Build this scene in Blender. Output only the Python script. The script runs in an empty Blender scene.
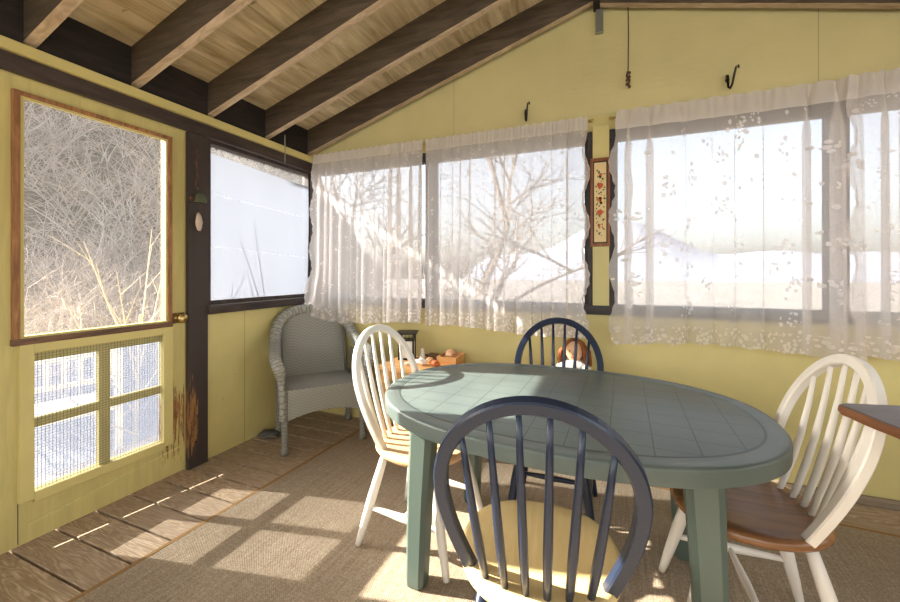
import bpy, bmesh, math, random
from mathutils import Vector, Matrix, noise
R = math.radians
sc = bpy.context.scene
COL = sc.collection

# ------------------------------------------------------------------ camera, sky, sun, lights, exposure
cd = bpy.data.cameras.new('camera'); cam = bpy.data.objects.new('camera', cd); COL.objects.link(cam)
cam.location = (2.3636, -2.656, 1.2); cam.rotation_euler = (R(90), 0, R(22.03))
cd.sensor_width = 36.0; cd.lens = 385.3 / 900 * 36.0; cd.shift_y = (271.7 - 301) / 900
cd.clip_start = 0.02; cd.clip_end = 400
sc.camera = cam
w = bpy.data.worlds.new('sky'); sc.world = w; w.use_nodes = True
wn = w.node_tree.nodes; wl = w.node_tree.links; wn.clear()
st = wn.new('ShaderNodeTexSky'); st.sky_type = 'NISHITA'; st.sun_disc = False
st.sun_elevation = R(30.4); st.sun_rotation = R(258); st.dust_density = 4.0; st.air_density = 1.0; st.ozone_density = 1.0
hs = wn.new('ShaderNodeHueSaturation'); hs.inputs['Saturation'].default_value = 0.55
bg = wn.new('ShaderNodeBackground'); bg.inputs['Strength'].default_value = 0.55
wo = wn.new('ShaderNodeOutputWorld')
wl.new(st.outputs[0], hs.inputs['Color']); wl.new(hs.outputs[0], bg.inputs[0]); wl.new(bg.outputs[0], wo.inputs[0])
sd = bpy.data.lights.new('sun', 'SUN'); sd.energy = 27; sd.angle = R(0.6); sd.color = (1.0, 0.93, 0.82)
sun = bpy.data.objects.new('sun', sd); COL.objects.link(sun); sun.location = (-8, -3, 6)
sun.rotation_euler = Vector((0.871, 0.183, -0.522)).to_track_quat('-Z', 'Y').to_euler()
def area(name, loc, rot, sx, sy, e, col):
    d = bpy.data.lights.new(name, 'AREA'); d.shape = 'RECTANGLE'; d.size = sx; d.size_y = sy; d.energy = e; d.color = col
    o = bpy.data.objects.new(name, d); COL.objects.link(o); o.location = loc; o.rotation_euler = rot; return o
# fill lamps added outside the rear and right wall openings to brighten the room
area('rear_opening_fill', (2.4, -5.35, 1.55), (R(90), 0, 0), 4.2, 1.1, 55, (1.0, 0.97, 0.93))
area('right_opening_fill', (5.05, -2.9, 1.55), (0, R(90), 0), 1.1, 3.6, 30, (0.93, 0.96, 1.0))
sc.view_settings.view_transform = 'Standard'; sc.view_settings.look = 'None'
sc.view_settings.exposure = 0.06; sc.view_settings.gamma = 1.0; sc.view_settings.use_curve_mapping = False
sc.cycles.transparent_max_bounces = 32
sc.cycles.max_bounces = 10; sc.cycles.diffuse_bounces = 6; sc.cycles.transmission_bounces = 8
sc.cycles.use_denoising = True

# ------------------------------------------------------------------ helpers
def tag(o, label=None, cat=None, group=None, kind=None):
    if label: o['label'] = label
    if cat: o['category'] = cat
    if group: o['group'] = group
    if kind: o['kind'] = kind
    return o
def empty(name, loc=(0, 0, 0), rz=0.0):
    o = bpy.data.objects.new(name, None); COL.objects.link(o); o.location = loc; o.rotation_euler = (0, 0, rz)
    o.empty_display_size = .1; return o
class MB:
    def __init__(s): s.bm = bmesh.new(); s.uv = s.bm.loops.layers.uv.new('UVMap')
    def hexa(s, p):   # 8 points: bottom 4 ccw, top 4 ccw
        v = [s.bm.verts.new(q) for q in p]
        for f in ((3,2,1,0),(4,5,6,7),(0,1,5,4),(1,2,6,5),(2,3,7,6),(3,0,4,7)): s.bm.faces.new([v[i] for i in f])
    def box(s, x0, y0, z0, x1, y1, z1):
        s.hexa([(x0,y0,z0),(x1,y0,z0),(x1,y1,z0),(x0,y1,z0),(x0,y0,z1),(x1,y0,z1),(x1,y1,z1),(x0,y1,z1)]); return s
    def bar(s, a, b, wd, ht, up=(0,0,1)):
        a = Vector(a); b = Vector(b); t = (b-a).normalized(); u = Vector(up)
        sx = t.cross(u).normalized(); uz = sx.cross(t).normalized()
        q = []
        for c in (a, b):
            q.append([c-sx*wd/2-uz*ht/2, c+sx*wd/2-uz*ht/2, c+sx*wd/2+uz*ht/2, c-sx*wd/2+uz*ht/2])
        s.hexa(q[0][::-1] + q[1][::-1]); return s
    def sweep(s, pts, sec, ups, cap=True):
        # pts: centres; sec(i) -> list of (a,b) offsets; ups: list of (A,B) frames
        rings = []
        for i, p in enumerate(pts):
            A, B = ups[i]
            rings.append([s.bm.verts.new(Vector(p)+A*a+B*b) for a, b in sec(i)])
        n = len(rings[0])
        for r0, r1 in zip(rings, rings[1:]):
            for k in range(n): s.bm.faces.new((r0[k], r0[(k+1)%n], r1[(k+1)%n], r1[k]))
        if cap: s.bm.faces.new(rings[0][::-1]); s.bm.faces.new(rings[-1])
        return s
    def tube(s, pts, r, seg=8):
        pts = [Vector(p) for p in pts]
        rr = r if isinstance(r, (list, tuple)) else [r]*len(pts)
        ups = []; A = None
        for i in range(len(pts)):
            t = (pts[min(i+1, len(pts)-1)]-pts[max(i-1, 0)]).normalized()
            if A is None:
                A = t.cross(Vector((0.13, 0.31, 0.94)))
                if A.length < .05: A = t.cross(Vector((1, 0, 0)))
            A = (A-t*A.dot(t)).normalized(); ups.append((A, t.cross(A)))
        cs = [(math.cos(2*math.pi*k/seg), math.sin(2*math.pi*k/seg)) for k in range(seg)]
        return s.sweep(pts, lambda i: [(c*rr[i], d*rr[i]) for c, d in cs], ups)
    def lathe(s, prof, seg=20, o=(0,0,0), sy=1.0):
        o = Vector(o); rings = []
        for r, z in prof:
            rings.append([s.bm.verts.new(o+Vector((max(r,1e-4)*math.cos(2*math.pi*k/seg), sy*max(r,1e-4)*math.sin(2*math.pi*k/seg), z))) for k in range(seg)])
        for r0, r1 in zip(rings, rings[1:]):
            for k in range(seg): s.bm.faces.new((r0[k], r0[(k+1)%seg], r1[(k+1)%seg], r1[k]))
        s.bm.faces.new(rings[0][::-1]); s.bm.faces.new(rings[-1]); return s
    def rings(s, rr, close=True):
        vs = [[s.bm.verts.new(p) for p in r] for r in rr]; n = len(vs[0])
        for r0, r1 in zip(vs, vs[1:]):
            for k in range(n): s.bm.faces.new((r0[k], r0[(k+1)%n], r1[(k+1)%n], r1[k]))
        if close: s.bm.faces.new(vs[0][::-1]); s.bm.faces.new(vs[-1])
        return s
    def grid(s, f, nu, nv, uvf=None):
        vs = [[s.bm.verts.new(f(i/nu, j/nv)) for j in range(nv+1)] for i in range(nu+1)]
        for i in range(nu):
            for j in range(nv):
                fc = s.bm.faces.new((vs[i][j], vs[i+1][j], vs[i+1][j+1], vs[i][j+1]))
                if uvf:
                    for l, (a, b) in zip(fc.loops, ((i,j),(i+1,j),(i+1,j+1),(i,j+1))): l[s.uv].uv = uvf(a/nu, b/nv)
        return s
    def ball(s, c, r, sub=2, scale=(1,1,1), jit=0, seed=0):
        g = bmesh.ops.create_icosphere(s.bm, subdivisions=sub, radius=1)
        for v in g['verts']:
            k = 1+jit*noise.noise(v.co*1.7+Vector((seed*3.1, seed, 0)))
            v.co = Vector(c)+Vector((v.co.x*scale[0], v.co.y*scale[1], v.co.z*scale[2]))*r*k
        return s
    def build(s, name, mat, parent=None, smooth=False, bevel=0, kind=None, fixn=True):
        if fixn: bmesh.ops.recalc_face_normals(s.bm, faces=s.bm.faces[:])
        me = bpy.data.meshes.new(name); s.bm.to_mesh(me); s.bm.free()
        me.materials.append(mat)
        if smooth:
            for p in me.polygons: p.use_smooth = True
            if smooth == 'auto': me.set_sharp_from_angle(angle=R(38))
        o = bpy.data.objects.new(name, me); COL.objects.link(o)
        if parent: o.parent = parent
        if bevel:
            m = o.modifiers.new('bevel', 'BEVEL'); m.width = bevel; m.segments = 2; m.limit_method = 'ANGLE'; m.angle_limit = R(40)
        if kind: o['kind'] = kind
        return o
def kids(o): return [c for c in bpy.data.objects if c.parent == o]
def copy_tree(o, parent=None):
    c = o.copy(); COL.objects.link(c); c.parent = parent
    for ch in kids(o): copy_tree(ch, c)
    return c

# ------------------------------------------------------------------ materials
def srgb(r, g, b):
    f = lambda c: ((c/255+.055)/1.055)**2.4 if c > 10 else c/255/12.92
    return (f(r), f(g), f(b), 1)
def mat(name, col, rough=.6, spec=.4, metal=0):
    m = bpy.data.materials.new(name); m.use_nodes = True
    b = m.node_tree.nodes['Principled BSDF']
    b.inputs['Base Color'].default_value = col; b.inputs['Roughness'].default_value = rough
    b.inputs['Metallic'].default_value = metal; b.inputs['Specular IOR Level'].default_value = spec
    return m
def N(m, t): return m.node_tree.nodes.new(t)
def LK(m, a, b): m.node_tree.links.new(a, b)
def coords(m, scale=(1,1,1), kind='Object', rot=(0,0,0)):
    tc = N(m, 'ShaderNodeTexCoord'); mp = N(m, 'ShaderNodeMapping')
    mp.inputs['Scale'].default_value = scale; mp.inputs['Rotation'].default_value = rot
    LK(m, tc.outputs[kind], mp.inputs['Vector']); return mp.outputs[0]
def noise_node(m, vec, scale, detail=5, rough=.6, dist=0):
    n = N(m, 'ShaderNodeTexNoise'); n.inputs['Scale'].default_value = scale; n.inputs['Detail'].default_value = detail
    n.inputs['Roughness'].default_value = rough; n.inputs['Distortion'].default_value = dist
    LK(m, vec, n.inputs['Vector']); return n.outputs[0]
def ramp(m, fac, stops):
    r = N(m, 'ShaderNodeValToRGB'); e = r.color_ramp.elements
    while len(e) < len(stops): e.new(.5)
    for i, (p, c) in enumerate(stops): e[i].position = p; e[i].color = c
    LK(m, fac, r.inputs[0]); return r.outputs[0]
def mixc(m, fac, a, b, mode='MIX'):
    x = N(m, 'ShaderNodeMix'); x.data_type = 'RGBA'; x.blend_type = mode
    for s_, v in ((0, fac), (6, a), (7, b)):
        if hasattr(v, 'is_output') or hasattr(v, 'links'): LK(m, v, x.inputs[s_])
        else: x.inputs[s_].default_value = v
    return x.outputs[2]
def mth(m, op, a, b=None, c=None):
    x = N(m, 'ShaderNodeMath'); x.operation = op
    for i, v in enumerate((a, b, c)):
        if v is None: continue
        if hasattr(v, 'links'): LK(m, v, x.inputs[i])
        else: x.inputs[i].default_value = v
    return x.outputs[0]
def setcol(m, out): LK(m, out, m.node_tree.nodes['Principled BSDF'].inputs['Base Color'])
def bump(m, h, strength=.3, dist=.01):
    b = N(m, 'ShaderNodeBump'); b.inputs['Strength'].default_value = strength; b.inputs['Distance'].default_value = dist
    LK(m, h, b.inputs['Height']); LK(m, b.outputs[0], m.node_tree.nodes['Principled BSDF'].inputs['Normal'])
W1 = (1,1,1,1); K1 = (0,0,0,1)
def sep(m, v):
    x = N(m, 'ShaderNodeSeparateXYZ'); LK(m, v, x.inputs[0]); return x.outputs

def painted(name, c, vary=.12, scuff=None, rough=.5, grain=(3,3,.6), seams=None):
    m = mat(name, c, rough)
    v = coords(m); n1 = noise_node(m, v, 1.7, 4)
    dark = tuple(x*(1-vary*1.6) for x in c[:3])+(1,); lite = tuple(min(1, x*(1+vary*.5)) for x in c[:3])+(1,)
    col = ramp(m, n1, [(.25, dark), (.75, lite)])
    g = noise_node(m, coords(m, grain), 16, 6, .65, .3)
    if scuff:
        s_ = noise_node(m, coords(m), 9, 8, .7)
        col = mixc(m, ramp(m, s_, [(.66, K1), (.72, W1)]), col, scuff)
    if seams:
        ax, step, off, wd = seams
        p = sep(m, coords(m))[ax]
        fr = mth(m, 'PINGPONG', mth(m, 'ADD', p, off), step/2)
        k = mth(m, 'LESS_THAN', fr, wd)
        col = mixc(m, mth(m, 'MULTIPLY', k, .6), col, tuple(x*.35 for x in c[:3])+(1,))
    setcol(m, col); bump(m, g, .25, .006); return m
def wood(name, dark, lite, axis=0, rough=.6, scale=1.0, knots=False, bumpy=.2, spec=.35):
    m = mat(name, lite, rough, spec)
    s_ = [9, 9, 9]; s_[axis] = .9
    v = coords(m, tuple(x*scale for x in s_))
    g = noise_node(m, v, 3.0, 7, .65, .8)
    big = noise_node(m, coords(m), 2.2*scale, 3)
    col = ramp(m, g, [(.3, dark), (.62, lite)])
    col = mixc(m, ramp(m, big, [(.35, K1), (.75, (.6,.6,.6,1))]), col, dark)
    setcol(m, col)
    if bumpy: bump(m, g, bumpy, .004)
    return m
M = {}
YEL = srgb(212, 199, 136)
M['yellow'] = painted('yellow_paint', YEL, .10, srgb(160, 140, 84), .45, (2, 2, .7))
M['yellow_gable'] = painted('yellow_paint_gable', srgb(206, 195, 142), .10, srgb(168, 152, 106), .42, (.6, 2, 3), (0, 2.1, .78, .0022))
M['yellow_left'] = painted('yellow_paint_boards', YEL, .12, srgb(150, 125, 75), .45, (2, 2, .6), (1, .3, .08, .003))
M['yellow_door'] = painted('yellow_paint_door', srgb(208, 194, 128), .12, srgb(150, 122, 78), .45, (2, 2, .6))
M['dark_trim'] = wood('dark_brown_stain', srgb(46, 38, 36), srgb(78, 66, 62), 1, .5)
M['dark_trim_v'] = wood('dark_brown_stain_v', srgb(44, 37, 36), srgb(74, 64, 62), 2, .5)
M['dark_trim_x'] = wood('dark_brown_stain_x', srgb(40, 36, 36), srgb(66, 60, 58), 0, .5)
def peeling(name, basec, zlo, zhi, yr):
    m = wood(name, tuple(x*.8 for x in basec[:3])+(1,), basec, 2, .55)
    pb = m.node_tree.nodes['Principled BSDF']; old = pb.inputs['Base Color'].links[0].from_socket
    z = sep(m, coords(m))[2]; yc = sep(m, coords(m))[1]
    win = mth(m, 'MULTIPLY', mth(m, 'GREATER_THAN', yc, yr[0]), mth(m, 'LESS_THAN', yc, yr[1]))
    win = mth(m, 'MULTIPLY', win, mth(m, 'LESS_THAN', z, mth(m, 'ADD', zhi-.25, mth(m, 'MULTIPLY', noise_node(m, coords(m, (40, 40, 3)), 2, 3), .5))))
    t = mth(m, 'SUBTRACT', 1.0, mth(m, 'DIVIDE', mth(m, 'SUBTRACT', z, zlo), zhi-zlo))
    n = noise_node(m, coords(m, (40, 40, 3.2)), 2.6, 6, .65, .3)
    k = mth(m, 'GREATER_THAN', mth(m, 'ADD', n, mth(m, 'MULTIPLY', mth(m, 'PINGPONG', t, .5), .5)), .66)
    k = mth(m, 'MULTIPLY', k, win)
    n2 = noise_node(m, coords(m, (20, 20, 3)), 3, 5)
    worn = ramp(m, n2, [(.3, srgb(98, 64, 38)), (.6, srgb(160, 116, 70)), (.8, srgb(66, 44, 30))])
    setcol(m, mixc(m, k, old, worn)); return m
M['post_peel'] = peeling('dark_post_worn', srgb(66, 57, 54), .0, .62, (-1.1, -1.035))
M['stile_peel'] = peeling('yellow_stile_worn', srgb(208, 194, 128), .04, .62, (-1.235, -1.0))
M['rafter'] = wood('rafter_dark_side', srgb(58, 49, 40), srgb(98, 85, 70), 0, .75)
M['block'] = wood('dark_blocking', srgb(26, 22, 20), srgb(48, 40, 34), 1, .8)
M['rafter_edge'] = wood('rafter_pale_edge', srgb(150, 128, 102), srgb(206, 186, 158), 0, .75)
M['ply'] = wood('plywood_sheathing', srgb(150, 130, 92), srgb(226, 210, 172), 1, .75, .8)
def knots(m):
    pb = m.node_tree.nodes['Principled BSDF']; old = pb.inputs['Base Color'].links[0].from_socket
    n = noise_node(m, coords(m, (1, 2.2, 1)), 7, 3, .5); n2 = noise_node(m, coords(m, (1, 1, 1)), 1.6, 4)
    c = mixc(m, ramp(m, n, [(.70, K1), (.76, (.75,.75,.75,1))]), old, srgb(74, 54, 34))
    c = mixc(m, ramp(m, n2, [(.45, K1), (.7, (.45,.45,.45,1))]), c, srgb(132, 104, 66)); setcol(m, c)
knots(M['ply'])
M['wornwood'] = wood('worn_orange_wood', srgb(110, 74, 46), srgb(184, 134, 90), 2, .55, 2)
M['wornsill'] = wood('worn_dark_sill', srgb(70, 52, 42), srgb(140, 106, 80), 1, .6, 2)
M['greyplank'] = wood('grey_plank', srgb(112, 98, 82), srgb(168, 152, 132), 0, .8)
M['deck'] = None
def deckmat():
    m = mat('weathered_deck', srgb(140, 115, 88), .75)
    tc = N(m, 'ShaderNodeTexCoord'); s_ = sep(m, tc.outputs['Object'])
    idx = mth(m, 'FLOOR', mth(m, 'DIVIDE', mth(m, 'ADD', s_[1], 1.824), .1512))
    wn_ = N(m, 'ShaderNodeTexWhiteNoise'); wn_.noise_dimensions = '1D'; LK(m, idx, wn_.inputs['W'])
    cmb = N(m, 'ShaderNodeCombineXYZ')
    LK(m, mth(m, 'ADD', mth(m, 'MULTIPLY', s_[0], 1.1), mth(m, 'MULTIPLY', wn_.outputs[0], 37)), cmb.inputs[0])
    LK(m, mth(m, 'MULTIPLY', s_[1], 11), cmb.inputs[1]); LK(m, s_[2], cmb.inputs[2])
    g = noise_node(m, cmb.outputs[0], 1.5, 3, .5, 1.2)
    rings_ = mth(m, 'FRACT', mth(m, 'MULTIPLY', g, 11))
    rr = mth(m, 'PINGPONG', rings_, .5)
    fine = noise_node(m, coords(m, (3, 60, 3)), 3, 6, .7)
    col = ramp(m, rr, [(.0, srgb(160, 134, 104)), (.5, srgb(218, 197, 168))])
    col = mixc(m, ramp(m, fine, [(.35, (.8,.8,.8,1)), (.65, K1)]), col, srgb(134, 114, 94))
    col = mixc(m, mth(m, 'MULTIPLY', wn_.outputs[0], .5), col, srgb(156, 138, 118))
    setcol(m, col); bump(m, mth(m, 'ADD', rr, fine), .3, .004); return m
M['deck'] = deckmat()
def rugmat():
    m = mat('woven_rug', srgb(188, 164, 132), .95, .1)
    v = coords(m)
    s_ = sep(m, v)
    a = mth(m, 'SINE', mth(m, 'MULTIPLY', s_[0], 620)); b = mth(m, 'SINE', mth(m, 'MULTIPLY', s_[1], 760))
    wv = mth(m, 'MULTIPLY', a, b)
    st_ = noise_node(m, coords(m, (70, 1.2, 1)), 2, 4)
    st2 = noise_node(m, coords(m, (1.2, 90, 1)), 2, 4)
    n = noise_node(m, v, 2.5, 5)
    col = ramp(m, n, [(.3, srgb(162, 148, 128)), (.7, srgb(186, 172, 152))])
    col = mixc(m, ramp(m, st_, [(.42, (.5,.5,.5,1)), (.56, K1)]), col, srgb(130, 112, 90))
    col = mixc(m, ramp(m, st2, [(.44, (.45,.45,.45,1)), (.56, K1)]), col, srgb(184, 168, 146))
    f = noise_node(m, v, 160, 3)
    col = mixc(m, ramp(m, f, [(.45, (.5,.5,.5,1)), (.6, K1)]), col, srgb(122, 104, 82))
    setcol(m, col); bump(m, mth(m, 'ADD', mth(m, 'MULTIPLY', wv, .5), f), .5, .006); return m
M['rug'] = rugmat()
M['rugedge'] = mat('rug_binding', srgb(150, 118, 78), .9, .1)
M['white_paint'] = painted('white_chair_paint', srgb(232, 226, 216), .05, None, .4)
M['navy'] = painted('navy_chair_paint', srgb(32, 43, 64), .10, None, .3)
M['seat_honey'] = wood('honey_seat', srgb(112, 76, 48), srgb(160, 112, 70), 1, .25, .8, spec=.6)
M['seat_tan'] = wood('tan_seat', srgb(206, 160, 112), srgb(230, 192, 146), 1, .45, .8)
M['seat_blond'] = wood('blond_seat', srgb(208, 180, 122), srgb(226, 202, 148), 1, .4, .7)
def tablemat():
    m = mat('green_resin', srgb(100, 112, 108), .36, .5)
    v = coords(m); s_ = sep(m, v)
    gx = mth(m, 'PINGPONG', mth(m, 'ADD', s_[0], .03), .059); gy = mth(m, 'PINGPONG', mth(m, 'ADD', s_[1], .05), .05)
    g = mth(m, 'MINIMUM', gx, gy)
    groove = mth(m, 'LESS_THAN', g, .0016)
    # the pattern stops at the smooth rim
    u = mth(m, 'POWER', mth(m, 'DIVIDE', mth(m, 'ABSOLUTE', s_[0]), .655), 2.3)
    t = mth(m, 'POWER', mth(m, 'DIVIDE', mth(m, 'ABSOLUTE', s_[1]), .447), 2.3)
    e = mth(m, 'ADD', u, t)
    inside = mth(m, 'LESS_THAN', e, .985)
    ringk = mth(m, 'MULTIPLY', mth(m, 'GREATER_THAN', e, .985), mth(m, 'LESS_THAN', e, 1.012))
    k = mth(m, 'MAXIMUM', mth(m, 'MULTIPLY', groove, inside), ringk)
    k = mth(m, 'MULTIPLY', k, mth(m, 'GREATER_THAN', s_[2], .69))
    n = noise_node(m, coords(m, (1, 1, 1)), 3, 5)
    col = ramp(m, n, [(.3, srgb(82, 94, 91)), (.7, srgb(98, 109, 105))])
    col = mixc(m, mth(m, 'MULTIPLY', k, .8), col, srgb(38, 48, 46))
    setcol(m, col)
    slate = noise_node(m, coords(m, (1.5, 4, 1)), 9, 5)
    bump(m, mth(m, 'SUBTRACT', mth(m, 'MULTIPLY', slate, .25), k), .35, .003); return m
M['table'] = tablemat()
M['table_leg'] = mat('green_resin_plain', srgb(84, 98, 90), .4, .5)
def wickermat(name, c, su, sv):
    m = mat(name, c, .55, .3)
    tc = N(m, 'ShaderNodeTexCoord'); s_ = sep(m, tc.outputs['UV'])
    u = mth(m, 'MULTIPLY', s_[0], su); v = mth(m, 'MULTIPLY', s_[1], sv)
    row = mth(m, 'FLOOR', v)
    a = mth(m, 'SINE', mth(m, 'ADD', mth(m, 'MULTIPLY', u, math.pi), mth(m, 'MULTIPLY', row, math.pi*.97)))
    b = mth(m, 'SINE', mth(m, 'MULTIPLY', mth(m, 'FRACT', v), math.pi))
    h = mth(m, 'ADD', mth(m, 'MULTIPLY', a, .5), b)
    col = ramp(m, mth(m, 'ADD', mth(m, 'MULTIPLY', h, .4), .3), [(.1, tuple(x*.3 for x in c[:3])+(1,)), (.6, c)])
    setcol(m, col); bump(m, h, .45, .004); return m
GR = srgb(160, 159, 150)
M['wicker'] = wickermat('grey_wicker', GR, 30, 40)
M['wicker_roll'] = wickermat('grey_wicker_roll', GR, 6, 90)
M['wicker_leg'] = wickermat('grey_wicker_leg', srgb(136, 135, 126), 4, 40)
M['brass'] = mat('brass', srgb(196, 170, 110), .3, .5, 1)
M['iron'] = mat('black_iron', srgb(26, 24, 24), .45, .5, .3)
M['rust'] = painted('rusty_metal', srgb(92, 64, 48), .3, srgb(56, 40, 34), .8)
M['steel'] = mat('galvanised_steel', srgb(150, 152, 140), .45, .5, .7)
M['wire'] = mat('dull_wire', srgb(92, 96, 104), .6, .3)
M['dark'] = mat('dark_soil', srgb(36, 31, 27), 1, 0)
M['pine'] = wood('pine_board', srgb(196, 138, 78), srgb(226, 176, 116), 0, .5)
M['picframe'] = wood('picture_frame_wood', srgb(112, 64, 34), srgb(160, 100, 58), 2, .4, 2)
M['white'] = mat('white_ceramic', srgb(236, 232, 224), .4)
M['cloth_white'] = mat('white_cloth', srgb(240, 236, 228), .9, .1)
M['stone'] = painted('grey_stone', srgb(104, 102, 98), .3, None, .8)
M['black_mat'] = mat('black_picture_mat', srgb(34, 34, 30), .6)
def pane(name, alpha, tint=(1,1,1,1), dust=srgb(225, 225, 225), streak=True, trans=.6):
    """window pane: see-through, with a share of dust or milky film that scatters light"""
    m = bpy.data.materials.new(name); m.use_nodes = True; m.node_tree.nodes.clear()
    t = N(m, 'ShaderNodeBsdfTransparent'); t.inputs[0].default_value = tint
    d = N(m, 'ShaderNodeBsdfDiffuse'); d.inputs[0].default_value = dust
    tl = N(m, 'ShaderNodeBsdfTranslucent'); tl.inputs[0].default_value = dust
    g = N(m, 'ShaderNodeBsdfGlossy'); g.inputs['Roughness'].default_value = .05
    m1 = N(m, 'ShaderNodeMixShader'); m1.inputs[0].default_value = trans; LK(m, d.outputs[0], m1.inputs[1]); LK(m, tl.outputs[0], m1.inputs[2])
    m2 = N(m, 'ShaderNodeMixShader'); LK(m, t.outputs[0], m2.inputs[1]); LK(m, m1.outputs[0], m2.inputs[2])
    if streak:
        n = noise_node(m, coords(m, (1, 1.5, 5)), 2.2, 6, .65)
        f = mth(m, 'MULTIPLY', ramp(m, n, [(.3, (.75,.75,.75,1)), (.75, W1)]), alpha)
        LK(m, f, m2.inputs[0])
    else: m2.inputs[0].default_value = alpha
    m3 = N(m, 'ShaderNodeMixShader'); m3.inputs[0].default_value = .03; LK(m, m2.outputs[0], m3.inputs[1]); LK(m, g.outputs[0], m3.inputs[2])
    o = N(m, 'ShaderNodeOutputMaterial'); LK(m, m3.outputs[0], o.inputs[0]); return m
M['door_glass'] = pane('dusty_screen', .035, dust=srgb(190,186,180))
M['clear_glass'] = pane('window_glass', .06)
M['film'] = pane('white_plastic_film', .42, tint=(.95,.97,1,1), dust=srgb(126, 133, 148), streak=False)
M['vinyl'] = pane('clear_vinyl_sheet', .74, tint=(.9,.94,1,1), dust=srgb(111, 117, 129), trans=.6, streak=False)
def lacemat(name, base, flower_add, fscale):
    m = bpy.data.materials.new(name); m.use_nodes = True; m.node_tree.nodes.clear()
    tc = N(m, 'ShaderNodeTexCoord'); uv = tc.outputs['UV']; s_ = sep(m, uv)
    wob = N(m, 'ShaderNodeTexNoise'); wob.inputs['Scale'].default_value = 6; LK(m, uv, wob.inputs['Vector'])
    add = N(m, 'ShaderNodeVectorMath'); add.operation = 'MULTIPLY_ADD'; LK(m, wob.outputs['Color'], add.inputs[0]); add.inputs[1].default_value = (.05, .05, 0); LK(m, uv, add.inputs[2])
    v1 = N(m, 'ShaderNodeTexVoronoi'); v1.inputs['Scale'].default_value = fscale; v1.inputs['Randomness'].default_value = .55; LK(m, uv, v1.inputs['Vector'])
    v2 = N(m, 'ShaderNodeTexVoronoi'); v2.inputs['Scale'].default_value = fscale*7; LK(m, add.outputs[0], v2.inputs['Vector'])
    big = mth(m, 'LESS_THAN', v1.outputs['Distance'], .27); pet = mth(m, 'LESS_THAN', v2.outputs['Distance'], .43)
    flower = mth(m, 'MULTIPLY', big, pet)
    v3 = N(m, 'ShaderNodeTexVoronoi'); v3.inputs['Scale'].default_value = fscale*2.6; LK(m, add.outputs[0], v3.inputs['Vector'])
    leaf = mth(m, 'MULTIPLY', mth(m, 'LESS_THAN', v3.outputs['Distance'], .2), mth(m, 'LESS_THAN', v1.outputs['Distance'], .5))
    flower = mth(m, 'MAXIMUM', flower, leaf)
    # denser lace border along the hem, gathered heading along the top
    hem = ramp(m, s_[1], [(.0, W1), (.115, K1)])
    v4 = N(m, 'ShaderNodeTexVoronoi'); v4.inputs['Scale'].default_value = 38; LK(m, uv, v4.inputs['Vector'])
    hemd = mth(m, 'MULTIPLY', mth(m, 'GREATER_THAN', hem, .05), mth(m, 'LESS_THAN', v4.outputs['Distance'], .42))
    head = mth(m, 'GREATER_THAN', s_[1], 1.31)
    al = mth(m, 'ADD', base, mth(m, 'MULTIPLY', flower, flower_add))
    al = mth(m, 'ADD', al, mth(m, 'MULTIPLY', hemd, .3)); al = mth(m, 'ADD', al, mth(m, 'MULTIPLY', head, .48))
    thr = noise_node(m, uv, 90, 2); al = mth(m, 'ADD', al, mth(m, 'MULTIPLY', mth(m, 'SUBTRACT', thr, .5), .15))
    al = mth(m, 'MINIMUM', mth(m, 'MAXIMUM', al, .05), .93)
    t = N(m, 'ShaderNodeBsdfTransparent'); d = N(m, 'ShaderNodeBsdfDiffuse'); tl = N(m, 'ShaderNodeBsdfTranslucent')
    c = srgb(244, 238, 234); d.inputs[0].default_value = c; tl.inputs[0].default_value = c
    m1 = N(m, 'ShaderNodeMixShader'); m1.inputs[0].default_value = .5; LK(m, d.outputs[0], m1.inputs[1]); LK(m, tl.outputs[0], m1.inputs[2])
    m2 = N(m, 'ShaderNodeMixShader'); LK(m, al, m2.inputs[0]); LK(m, t.outputs[0], m2.inputs[1]); LK(m, m1.outputs[0], m2.inputs[2])
    o = N(m, 'ShaderNodeOutputMaterial'); LK(m, m2.outputs[0], o.inputs[0]); return m
M['lace'] = lacemat('sheer_lace', .5, .42, 5.6)
M['lace_fine'] = lacemat('sheer_lace_fine', .64, .3, 11.0)
M['bark'] = painted('bark_grey', srgb(122, 108, 96), .3, None, .9)
M['bark_pale'] = painted('bark_pale', srgb(178, 168, 160), .15, None, .8)
M['seam'] = pane('milky_seam', .3, dust=srgb(200,208,220), streak=False)
M['bark_mid'] = painted('bark_mid', srgb(186, 174, 164), .3, None, .9)
M['twig_dark'] = mat('dark_twig', srgb(60, 54, 52), .9, .1)

# ------------------------------------------------------------------ structure: floor, walls, roof
XR, YB, T = 4.85, -5.2, .1      # right wall, rear wall, wall thickness
f = MB()
y = -1.824-.1512*22
k = 0
while y < 0.1:
    y1 = min(y+.1512-.010, 0.12)
    f.box(-.7, y, -.04, XR, y1, 0.0); y += .1512; k += 1
f.build('floor', M['deck'], kind='structure', bevel=.003)
g = MB(); g.box(-.1, YB-.1, -.5, XR+.1, .1, -.45); g.build('trim_1', M['dark'], kind='structure')       # ground below the deck

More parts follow.
